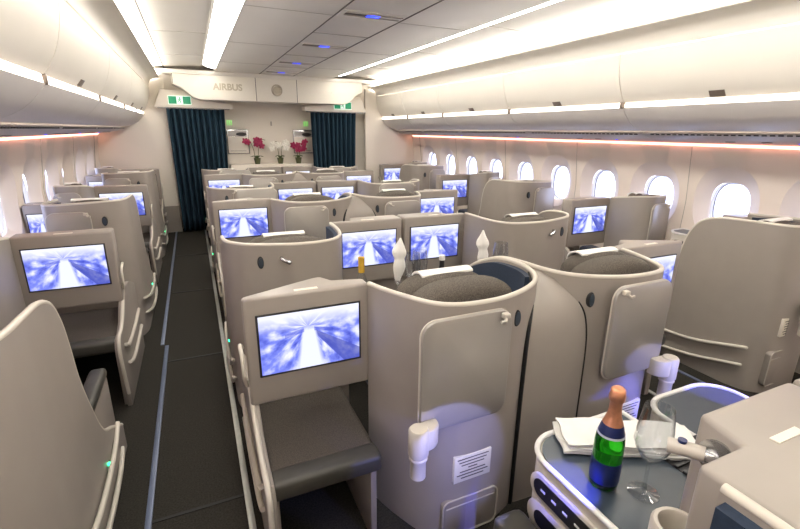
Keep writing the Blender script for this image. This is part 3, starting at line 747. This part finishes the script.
def dxw(z): return 2.443+.13*sin(min(1, max(0, z/1.05))*pi/2) - max(0, z-1.05)*.12
WY0, PW = 2.194, .635
OUT = []
for sgn, side in ((-1, 'left'), (1, 'right')):
    wb = MB()
    def X(z, off=0): return XC+sgn*(dxw(z)+off)
    N = 48
    ks = range(-4, 9)
    for k in ks:
        yc = WY0+PW*k
        rings = []
        zc = 1.03
        def rectp(a):
            c, s = cos(a), sin(a); hy = PW/2
            t = min(hy/abs(c) if abs(c) > 1e-6 else 9, ((1.56-zc)/s if s > 1e-6 else (zc-.0)/-s if s < -1e-6 else 9))
            return (yc+t*c, zc+t*s)
        angs = [2*pi*i/N for i in range(N)]
        for ca in (atan2(1.56-zc, PW/2), atan2(-zc, PW/2)):
            for q in (ca, pi-ca):
                j = min(range(N), key=lambda i: abs((angs[i]-q+pi) % (2*pi)-pi)); angs[j] = q % (2*pi)
        def se(a, cz, hy, hz, p):
            c, s = cos(a), sin(a)
            t = 1/((abs(c)/hy)**p+(abs(s)/hz)**p)**(1/p); return (yc+t*c, cz+t*s)
        r0 = [(y, z, 0) for y, z in map(rectp, angs)]
        r1 = [(*se(a, 1.06, .25, .30, 2.3), 0) for a in angs]
        r1b = [(*se(a, 1.055, .243, .292, 2.3), .012) for a in angs]
        r2 = [(*se(a, 1.035, .156, .204, 2.6), .062) for a in angs]
        r3 = [(*se(a, 1.03, .15, .198, 2.6), .075) for a in angs]
        rs = [r0, r1, r1b, r2, r3]
        vs = [(X(z, o), y, z) for r in rs for y, z, o in r]
        fs = [(i*N+j, i*N+(j+1) % N, (i+1)*N+(j+1) % N, (i+1)*N+j) for i in range(len(rs)-1) for j in range(N)]
        wb.raw(vs, fs)
        # window frame and pane
        w = MB(); A = []
        for hy, hz, o in ((.150, .198, .074), (.144, .192, .078), (.141, .189, .13), (.152, .2, .131), (.152, .2, .078)):
            A.append([(X(1.012, o), *se(a, 1.03, hy, hz, 2.6)) for a in angs])
        vs = [p for r in A for p in r]
        fs = [(i*N+j, i*N+(j+1) % N, ((i+1) % 5)*N+(j+1) % N, ((i+1) % 5)*N+j) for i in range(5) for j in range(N)]
        w.raw(vs, fs)
        idx = (k+5) + (0 if sgn < 0 else 13)
        fr = struct(w.build('window_%d' % idx, TRIMW, None, 1, 60))
        w = MB(); ring = [se(a, 1.03, .146, .193, 2.6) for a in angs]
        w.raw([(X(1.012, .11), y, z) for y, z in ring]+[(X(1.012, .116), y, z) for y, z in ring],
              [tuple(range(N)), tuple(range(2*N-1, N-1, -1))]+[(j, (j+1) % N, N+(j+1) % N, N+j) for j in range(N)])
        w.build('window_pane', PANE, fr)
        w = MB(); w.tube([(X(1.012, .106), y, z) for y, z in [se(a, 1.03, .141, .189, 2.6) for a in angs]], .004, 6, closed=True)
        w.build('window_seal', SEAM, fr)
        if sgn < 0 and k == 6:
            w = MB(); ring = [se(a, 1.03, .142, .19, 2.6) for a in angs]
            w.raw([(X(1.012, .09), y, z) for y, z in ring]+[(X(1.012, .095), y, z) for y, z in ring], [tuple(range(N)), tuple(range(2*N-1, N-1, -1))]+[(j, (j+1) % N, N+(j+1) % N, N+j) for j in range(N)])
            w.build('window_blind', WOOD, fr)
    def plain(y0, y1):
        zs = [i*.12 for i in range(14)]
        vs = [(X(z), y, z) for z in zs for y in (y0, y1)]
        wb.raw(vs, [(2*i, 2*i+1, 2*i+3, 2*i+2) for i in range(13)])
    plain(Y0, WY0+PW*(-4.5)); plain(WY0+PW*8.5, YB+.05)
    struct(wb.build('wall_'+side, WALL, None, 1, 40))
    for k in (-3.5, -1.5, .5, 2.5, 4.5, 6.5, 8.5):
        m = MB(); y = WY0+PW*k
        m.tube([(X(z, -.001), y, z) for z in [.05*i for i in range(31)]], .003, 6)
        trim(m, SEAM if k == 8.5 else SEAM2)
    # baseboard panel
    m = MB(); m.prism([(0, 0), (.03, 0), (.02, .3), (0, .32)], 'y', Y0, YB); 
    for v in m.bm.verts: v.co.x = XC+sgn*(2.435 - v.co.x + .08*v.co.z/.3)
    struct(m.build('baseboard_'+side, SIDE))

# lateral profile swept along the cabin
def sweep(prof, y0, y1, sgn, mb=None, t=.012):
    mb = mb or MB(); n0 = len(prof); out = []
    for i, (d, z) in enumerate(prof):
        a = prof[max(i-1, 0)]; c = prof[min(i+1, n0-1)]
        dv = Vector((c[0]-a[0], c[1]-a[1])); dv.normalize(); nn = Vector((-dv.y, dv.x))
        out.append((d+nn.x*t, z+nn.y*t))
    poly = [(XC+sgn*d, z) for d, z in list(prof)+out[::-1]]
    mb.prism(poly, 'y', y0, y1)
    return mb
YBIN = 7.88
BIN_Y = [-1.66, -.2, 1.26, 2.72, 4.18, 5.64, 6.78, YBIN]
door_prof = catmull([(1.78, 2.18), (1.788, 2.08), (1.812, 1.98), (1.852, 1.89), (1.892, 1.835)], 4)
bowl_prof = catmull([(1.892, 1.795), (1.922, 1.755), (1.985, 1.69), (2.065, 1.645), (2.14, 1.622)], 4)
binnames = {(-1, 2): 'overhead bin on the left nearest the camera, cropped by the frame', (-1, 3): 'second overhead bin on the left, counted from the picture edge', (-1, 4): 'left overhead bin third from the bulkhead', (-1, 5): 'left overhead bin second from the bulkhead', (-1, 6): 'left overhead bin farthest away, next to the bulkhead',
            (1, 2): 'large overhead bin at the right edge of the picture', (1, 3): 'right overhead bin second from the picture edge', (1, 4): 'right overhead bin third from the bulkhead', (1, 5): 'right overhead bin second from the bulkhead', (1, 6): 'right overhead bin farthest away, next to the bulkhead'}
nl = 0
for sgn, side in ((-1, 'left'), (1, 'right')):
    for i in range(len(BIN_Y)-1):
        y0, y1 = BIN_Y[i]+.004, BIN_Y[i+1]-.004
        lab = binnames.get((sgn, i), 'ivory overhead bin on the %s side, %s' % (side, ('far behind the camera' if i == 0 else 'just behind the camera')))
        r = empty('overhead_bin', (0, 0, 0), 'ivory ' + lab.replace('ivory ', ''), 'bin', 'overhead bins on the %s' % side)
        d = sweep(door_prof, y0, y1, sgn, t=.02).build('bin_door', BINM, r, 1, 40)
        sweep(bowl_prof, y0, y1, sgn, t=.02).build('bin_bowl', BOWL, r, 1, 40)
        m = MB(); m.prism([(XC+sgn*a, z) for a, z in ((1.897, 1.833), (1.922, 1.826), (1.917, 1.79), (1.895, 1.797))], 'y', y0+.01, y1-.01)
        m.build('handle_light', HANDLE, r)
        m = MB(); m.box(XC+sgn*1.897-.012, XC+sgn*1.897+.012, y0, y0+.03, 1.79, 1.84, .003); m.build('light_clip', LATCH, r)
        yc = (y0+y1)/2 + (.0 if i != 5 else .0)
        m = MB(); q = [(XC+sgn*(a-.006), z) for a, z in ((1.862, 1.875), (1.889, 1.838), (1.897, 1.842), (1.870, 1.879))]
        m.prism(q, 'y', yc-.05, yc+.05, .001); m.build('latch', LATCH, d)
        # end wall closing the bin body
        m = MB(); m.prism([(XC+sgn*a, z) for a, z in ([(p[0]+.012, p[1]) for p in door_prof]+[(p[0]+.012, p[1]+.004) for p in bowl_prof]+[(2.45, 1.62), (2.45, 2.1), (2.2, 2.3), (1.81, 2.2)])], 'y', y1-.03, y1-.002); m.build('end_panel', BOWL, r)
    # service panels below the bins
    for i in range(len(BIN_Y)-1):
        y0, y1 = BIN_Y[i]+.003, BIN_Y[i+1]-.003
        pos = ['far behind the camera', 'just behind the camera', 'at the picture edge', 'second from the picture edge', 'third from the bulkhead', 'second from the bulkhead', 'next to the bulkhead'][i]
        r = empty('service_panel', (0, 0, 0), 'grey service panel under the %s bins, %s' % (side, pos), 'panel', 'service panels under the %s bins' % side)
        sweep([(2.156, 1.608), (2.168, 1.594), (2.26, 1.56), (2.44, 1.535), (2.50, 1.525)], y0, y1, sgn, t=.015).build('panel_body', LEDGE, r, 1, 40)
        m = MB(); 
        for q in range(28):
            ya = y0+.05+(y1-y0-.1)*q/28
            m.box(XC+sgn*2.168-.004, XC+sgn*2.168+.006, ya, ya+.03, 1.59, 1.606, mi=0)
        m.build('air_grille', DARK, r)
        m = MB(); yc = (y0+y1)/2
        for q in (-.12, .12): m.lathe([(0, 0), (.03, 0), (.032, -.006), (.02, -.01), (0, -.01)], (XC+sgn*2.33, yc+q, 1.55), 16)
        m.build('reading_spot', CHROME, r)
        m = MB(); m.lathe([(0, 0), (.012, 0), (.012, -.004), (0, -.004)], (XC+sgn*2.37, yc-.3, 1.545), 12); m.build('call_light', BLUELED, r)
    # pink wash light where wall meets panel
    m = MB(); m.prism([(XC+sgn*a, z) for a, z in ((2.498, 1.53), (2.513, 1.53), (2.513, 1.505), (2.498, 1.51))], 'y', Y0, 7.85)
    o = m.build('wall_wash_light', PINK); tag(o, 'thin pink light line along the top of the %s window wall' % side, 'light', 'pink wall lights')
    # fairing above bins and ceiling coves
    fair = sweep(catmull([(1.625, 2.315), (1.69, 2.298), (1.745, 2.275), (1.77, 2.235), (1.778, 2.19)], 4), Y0, YBIN, sgn, t=.012)
    trim(fair, BINM)
    m = MB(); m.prism([(XC+sgn*a, z) for a, z in ((1.645, 2.312), (1.745, 2.295), (1.75, 2.312), (1.65, 2.329))], 'y', Y0, YBIN)
    o = m.build('bin_top_light', COVE2); tag(o, 'long white cove light above the %s bins' % side, 'light', 'long cabin cove lights')
    trim(sweep([(1.06, 2.455), (1.3, 2.452), (1.5, 2.44), (1.7, 2.415), (1.86, 2.36)], Y0, YB, sgn, t=.012), CEIL)
    m = MB(); m.prism([(XC+sgn*a, z) for a, z in ((.887, 2.404), (.905, 2.402), (1.0, 2.425), (1.05, 2.45), (1.05, 2.46), (.887, 2.46))], 'y', Y0, 7.2)
    o = m.build('ceiling_cove_light', COVE); tag(o, 'long white light slot in the ceiling left of the vents' if sgn < 0 else 'long white light slot in the ceiling right of the vents', 'light', 'long cabin cove lights')
    m = MB(); m.box(min(XC+sgn*1.045, XC+sgn*1.062), max(XC+sgn*1.045, XC+sgn*1.062), Y0, YB, 2.446, 2.462); trim(m, CEIL)
    m = MB(); m.prism([(XC+sgn*a, z) for a, z in ((1.54, 2.434), (1.55, 2.433), (1.55, 2.445), (1.54, 2.445))], 'y', Y0, YB); trim(m, SEAM)
    m = MB(); m.prism([(XC+sgn*a, z) for a, z in ((1.95, 2.17), (1.87, 2.45), (2.6, 2.45), (2.9, 1.5), (2.53, 1.53), (2.45, 1.9))], 'y', Y0, YB); 
    # (hidden crown backing kept inside the bins)
    trim(m, BOWL)
# ceiling
m = MB(); m.box(XC-.885, XC+.885, Y0, YB, 2.40, 2.46, .004); struct(m.build('ceiling', CEIL))
m = MB(); m.box(XC-3, XC+3, Y0, YB+.3, 2.48, 2.52); struct(m.build('ceiling_crown', CEIL))
for dx in (-.255, .255):
    m = MB(); m.box(XC+dx-.005, XC+dx+.005, Y0, YBIN+.2, 2.397, 2.402); trim(m, SEAM)
for y in (.6, 2.05, 3.5, 4.95, 6.4):
    for sgn in (-1, 1):
        m = MB(); xs = sorted((XC+sgn*.26, XC+sgn*.88)); m.box(xs[0], xs[1], y, y+.005, 2.398, 2.402); trim(m, SEAM2)
        m = MB(); xs = sorted((XC+sgn*1.07, XC+sgn*1.585)); 
        m.prism([(XC+sgn*a, z-.001) for a, z in ((1.07, 2.453), (1.3, 2.45), (1.5, 2.438), (1.585, 2.428), (1.585, 2.434), (1.5, 2.444), (1.3, 2.456), (1.07, 2.459))], 'y', y, y+.005); trim(m, SEAM2)
VL = {3: 'ceiling vent with blue light nearest the camera', 4: 'second ceiling vent with blue light from the camera', 5: 'third ceiling vent with blue light from the camera', 6: 'ceiling vent with blue light nearest the bulkhead'}
for i, y in enumerate((-.6, .75, 2.05, 3.40, 4.75, 6.05, 7.1)):
    r = empty('ceiling_vent', (XC, y, 2.40), VL.get(i, 'ceiling vent behind the camera, number %d back' % (3-i)), 'vent', 'ceiling vents')
    m = MB(); m.box(-.24, .24, -.10, .10, -.006, .002, .003); m.build('vent_plate', CEIL, r)
    m = MB(); m.box(-.21, -.02, -.04, .0, -.010, -.004, .002); m.box(.06, .21, -.055, -.045, -.009, -.005); m.build('slot', SEAM, r)
    m = MB(); m.box(-.05, .05, -.04, .0, -.0125, -.005, .002); m.build('blue_lamp', BLUELED, r)
    m = MB(); m.box(-.21, .22, .012, .022, -.012, -.004, .002); m.box(-.21, .22, -.072, -.066, -.012, -.004, .002); m.build('vent_lip', SEAM2, r)
    for e in (-.6, ):
        m = MB(); m.box(-.25, .25, e, e+.005, -.004, .001); m.build('panel_seam', SEAM2, r)

# unseen wall added behind the camera, closes the cabin to control its light
m = MB(); m.box(XC-3, XC+3, Y0-.05, Y0, 0, 2.5); struct(m.build('wall_rear_added', BULK))
# bulkhead
m = MB(); m.box(XC-2.5, XC+2.5, YB, YB+.06, 0, 2.5); struct(m.build('wall_front', BULK))
for sgn, side in ((-1, 'left'), (1, 'right')):
    xs = sorted((XC+sgn*1.58, XC+sgn*2.56)); m = MB(); m.box(xs[0], xs[1], YC-.05, YC, 0, 2.3, .006); struct(m.build('wall_front_'+side, BULK))
    m = MB(); m.box(xs[0]-.0, xs[1], YC-.06, YC-.05, 0, .42); struct(m.build('baseboard_front_'+side, SIDE))
    # header box with exit sign
    h = empty('curtain_header', (0, 0, 0), 'cream header box above the %s curtain' % side, 'header', 'curtain headers')
    hs_ = .04 if sgn < 0 else -.16
    xs = sorted((XC+sgn*(.66+hs_), XC+sgn*(1.66+hs_)))
    m = MB(); m.prism([(XC+sgn*a, z) for a, z in ((.62+hs_, 1.90), (1.70+hs_, 1.90), (1.60+hs_, 2.14), (1.0+hs_, 2.14), (.92+hs_, 2.0), (.62+hs_, 1.965))], 'y', YC-.22, YC-.02, .008, 2); m.build('header_box', BULK, h)
    m = MB(); m.box(xs[0], xs[1], YC-.16, YC-.12, 1.885, 1.9, .003); m.build('curtain_rail', CHROME, h)
    e = empty('exit_sign', (XC+sgn*(1.39 if sgn < 0 else 1.11), YC-.235, 2.0), 'green running-man exit sign above the %s curtain' % side, 'sign', 'exit signs')
    m = MB(); m.box(-.155, .155, -.005, .013, -.062, .062, .006); m.build('sign_body', EXITW, e)
    for q in (-.15, .04):
        m = MB(); m.box(q+.003, q+.107, -.008, -.004, -.052, .052); m.build('green_field', GREEN, e)
    m = MB(); m.sphere((.004, -.007, .034), .008, 1, .3, 1, n=8); m.tube([(.002, -.007, .024), (-.004, -.007, .002), (.012, -.007, -.016), (.002, -.007, -.038)], .005, 6); m.tube([(-.004, -.007, .0), (-.016, -.007, -.018), (-.03, -.007, -.02)], .0045, 6); m.tube([(-.018, -.007, .004), (-.006, -.007, .02), (.012, -.007, .014), (.022, -.007, .0)], .004, 6)
    m.build('running_figure', GREEN, e)
    # curtain
    nseg = 150; a0, a1 = (.78, 1.585) if sgn < 0 else (.57, 1.36)
    vs = []; fs = []; nz = 12
    for i in range(nseg+1):
        t = i/nseg
        for j in range(nz+1):
            z = .03+(1.885-.03)*j/nz
            q = j/nz
            b0 = a0+(.32 if sgn < 0 else .12)*(1-q)*.35; b1 = a1-(.05 if sgn < 0 else .05)*(1-q)
            if sgn < 0: b0 = a0 + .05*(1-q); b1 = a1-.03*(1-q)
            d = b0+(b1-b0)*t
            y = YC-.14+(.045+.012*(1-q))*sin(t*2*pi*10+.5*sin(t*11))+.008*sin(t*47)
            vs.append((XC+sgn*d, y, z))
    for i in range(nseg):
        for j in range(nz): q = i*(nz+1)+j; fs.append((q, q+nz+1, q+nz+2, q+1))
    m = MB(); m.raw(vs, fs); o = m.build('curtain', CURT, None, 1, 80)
    md = o.modifiers.new('Solidify', 'SOLIDIFY'); md.thickness = .004
    tag(o, 'dark teal pleated curtain on the %s, beside the orchids' % side if sgn < 0 else 'dark teal pleated curtain on the right, below the second exit sign', 'curtain', 'bulkhead curtains')

# overhead banner beam with lettering
bn = empty('ceiling_banner', (0, 0, 0), 'ivory overhead beam with raised brand lettering and round seal', 'banner')
YN = 7.5
pts = [(-.16, 2.35), (2.68, 2.35), (2.68, 2.2), (2.60, 2.17), (2.52, 2.1), (2.44, 2.03), (2.36, 2.005), (.20, 2.005), (.10, 2.03), (.02, 2.10), (-.06, 2.17), (-.16, 2.2)]
m = MB(); m.prism(pts, 'y', YN, YN+.25, .012, 3); m.build('beam', BINM, bn, 1, 40)
m = MB(); m.box(XC-1.75, XC+1.75, YN-.02, YN+.3, 2.345, 2.40, .006); m.build('beam_top', CEIL, bn)
for x, za in ((.98, 2.01), (1.60, 2.01), (-.15, 2.21)):
    m = MB(); m.box(x-.004, x+.004, YN-.002, YN+.01, za, 2.345); m.build('panel_seam', SEAM, bn)
def text(s, size, loc, parent, mt, name='lettering', bold=0.0):
    cu = bpy.data.curves.new(name, 'FONT'); cu.body = s; cu.size = size; cu.extrude = .003; cu.align_x = 'CENTER'; cu.align_y = 'CENTER'; cu.offset = bold
    o = bpy.data.objects.new(name, cu); COL.objects.link(o)
    dg = bpy.context.evaluated_depsgraph_get(); me = bpy.data.meshes.new_from_object(o.evaluated_get(dg))
    bpy.data.objects.remove(o); me.materials.clear(); me.materials.append(mt)
    q = bpy.data.objects.new(name, me); COL.objects.link(q); q.rotation_euler = (pi/2, 0, 0); q.location = loc; q.parent = parent
    return q
text('AIRBUS', .125, (.58, YN-.002, 2.19), bn, LET, bold=.004)
m = MB(); m.lathe([(.066, 0), (.085, 0), (.085, -.005), (.066, -.005), (.066, 0)], (1.29, YN, 2.18), 36, ax='y'); m.lathe([(0, -.003), (.055, -.003), (.055, 0)], (1.29, YN, 2.18), 36, ax='y')
m.build('round_seal', LET, bn, 1, 40)
m = MB()
for k in range(7): m.box(1.80+.05*k, 1.80+.05*k+.03+.01*(k % 2), YN-.003, YN+.002, 2.165, 2.185+.012*(k % 3))
m.tube([(2.14, YN, 2.15), (2.2, YN, 2.21)], .005, 6); m.tube([(2.2, YN, 2.15), (2.14, YN, 2.21)], .005, 6); m.box(2.26, 2.38, YN-.003, YN+.002, 2.17, 2.19)
m.build('faint_emblem', BULK, bn)
# small lit signs, switch, print panels on the wall
for x, lab in ((.60, 'left'), (1.86, 'right')):
    o = empty('lit_sign', (x, YB-.008, 1.70), 'small glowing green sign above the %s wall panel' % lab, 'sign', 'small green wall signs')
    m = MB()
    for k in range(3): m.box(-.04+.03*k, -.04+.03*k+.02, -.006, .006, -.04, .04, .003)
    m.build('lit_bars', LIME, o)
    p = empty('wall_panel', (x+(.11 if lab == 'left' else -.06), YB-.02, 1.40), 'white framed information panel on the %s of the wall behind the orchids' % lab, 'panel', 'framed wall panels')
    m = MB(); m.box(-.175, .175, -.015, .018, -.20, .20, .012, 3); m.build('panel_frame', CHROME, p)
    m = MB(); m.box(-.16, .16, -.020, -.014, -.185, .08, .003); m.build('panel_sheet', BULK, p)
    m = MB(); m.box(-.15, .15, -.018, -.014, .085, .175, .002); m.build('panel_window', LEDGE, p)
    m = MB(); m.prism(ellipse(.06, .12, .085, .03), 'y', -.022, -.018); m.build('dark_print', PIC, p)
    m = MB(); m.box(-.13, .12, -.022, -.019, -.15, -.145); m.build('print_line', INK, p)
o = MB(); o.box(1.27-.012, 1.27+.012, YB-.02, YB, 1.66, 1.73, .004); tag(o.build('wall_hook', SEAM2), 'tiny grey hook high on the cream wall above the white orchid', 'hook')
# ledge for the orchids
m = MB(); m.box(.55, 2.0, YB-.28, YB-.005, 0, 1.04, .01); struct(m.build('trim_ledge', BULK))
def orchid(x, y, label, mt, heads, leafy, h):
    r = empty('potted_orchid', (x, y, 1.04), label, 'plant', 'potted orchids on the wall ledge')
    m = MB(); m.lathe([(0, 0), (.04, 0), (.055, .09), (.058, .10), (.05, .10), (.046, .085), (0, .085)], n=20); m.build('pot', POT, r, 1, 50)
    m = MB()
    for k in range(leafy):
        a = 2*pi*k/leafy+.4; L = .09+.03*(k % 2)
        p = [(0, 0, .09), (L*.5*cos(a), L*.4*sin(a), .135), (L*cos(a), L*.7*sin(a), .12)]
        m.tube(catmull(p, 4), lambda t: .004+.022*sin(pi*min(1, t+.08)), 8, rz=.004)
    m.build('leaves', LEAF, r, 1, 60)
    for (dx, hh) in heads:
        m = MB(); p = [(dx*.3, 0, .09), (dx*.5, 0, h*.6), (dx, -.01, h*.95), (dx*1.35+.02, -.02, h), (dx*1.6+.05, -.03, h*.97)]
        m.tube(catmull(p, 5), .005, 6); m.build('stem', STEM, r, 1, 60)
    for (dx, hh) in heads:
        m = MB()
        for q in range(hh):
            cx = dx*1.1+(random.random()-.5)*.15; cz = h-.02*q+(random.random()-.6)*.10; cy = -.03-(random.random())*.03
            for k in range(5):
                a = 2*pi*k/5+q; L = .034
                b = bmesh.new(); bmesh.ops.create_uvsphere(b, u_segments=8, v_segments=6, radius=1)
                M = Matrix.Translation((cx+L*.7*cos(a), cy-.006*sin(k), cz+L*.7*sin(a))) @ Matrix.Rotation(-a, 4, 'Y') @ Matrix.Diagonal((.033, .007, .021, 1))
                bmesh.ops.transform(b, matrix=M, verts=b.verts); m.merge(b)
            m.sphere((cx, cy-.012, cz), .009, n=8)
        m.build('blossoms', mt, r, 1, 60)
orchid(.98, YB-.16, 'potted orchid with magenta blossoms, left of the white orchid', MAG, ((-.10, 2), (.06, 6)), 6, .40)
orchid(1.36, YB-.16, 'potted orchid with white blossoms, between the two magenta orchids', WHP, ((-.06, 4), (.06, 5)), 4, .37)
orchid(1.67, YB-.16, 'potted orchid with magenta blossoms, right of the white orchid', MAG, ((-.03, 5), (.06, 5)), 5, .33)

# ------------------------------------------------------------------ light
w = bpy.data.worlds.new('daylight'); S.world = w; w.use_nodes = True
bg = w.node_tree.nodes['Background']; bg.inputs[0].default_value = (.64, .70, 1, 1); bg.inputs[1].default_value = 3.6
def spot(name, loc, target, col, e, ang, blend=.3, r=.02):
    L = bpy.data.lights.new(name, 'SPOT'); L.energy = e; L.color = col; L.spot_size = radians(ang); L.spot_blend = blend; L.shadow_soft_size = r
    o = bpy.data.objects.new(name, L); COL.objects.link(o); o.location = loc
    o.rotation_euler = (Vector(target)-Vector(loc)).to_track_quat('-Z', 'Y').to_euler(); return o
# blue reading lights of the suites
spot('blue_spot', (.79, .46, 1.0), (.872, .73, .65), (.06, .08, 1), 34, 19, .4, .01)
spot('blue_spot', (1.84, .46, 1.0), (1.745, .86, .65), (.08, .10, 1), 30, 22, .5, .01)
spot('blue_spot', (.70, .74, .60), (.72, 1.2, .42), (.30, .34, 1), 6, 62, .12, .01)
spot('blue_spot', (1.86, .74, .60), (1.78, 1.2, .45), (.30, .34, 1), 5, 62, .12, .01)

# ------------------------------------------------------------------ camera
f, yaw, pitch, roll = 445.954, radians(24.458), radians(16.676), radians(.628)
Fv = Vector((sin(yaw)*cos(pitch), cos(yaw)*cos(pitch), -sin(pitch))); Rv = Vector((cos(yaw), -sin(yaw), 0)); Uv = Rv.cross(Fv)
R2 = Rv*cos(roll)+Uv*sin(roll); U2 = -Rv*sin(roll)+Uv*cos(roll)
cam = bpy.data.cameras.new('camera'); cam.sensor_width = 36; cam.lens = f/800*36; cam.clip_start = .02
co = bpy.data.objects.new('camera', cam); COL.objects.link(co)
co.matrix_world = Matrix(((R2.x, U2.x, -Fv.x, 0), (R2.y, U2.y, -Fv.y, 0), (R2.z, U2.z, -Fv.z, 1.6), (0, 0, 0, 1)))
S.camera = co
S.view_settings.view_transform = 'Standard'; S.view_settings.look = 'None'; S.view_settings.gamma = 1; S.view_settings.use_curve_mapping = False
S.view_settings.exposure = .95
S.cycles.use_denoising = True
S.cycles.max_bounces = 8
S.cycles.use_light_tree = True
S.cycles.caustics_reflective = False; S.cycles.caustics_refractive = False
S.cycles.sample_clamp_indirect = 6
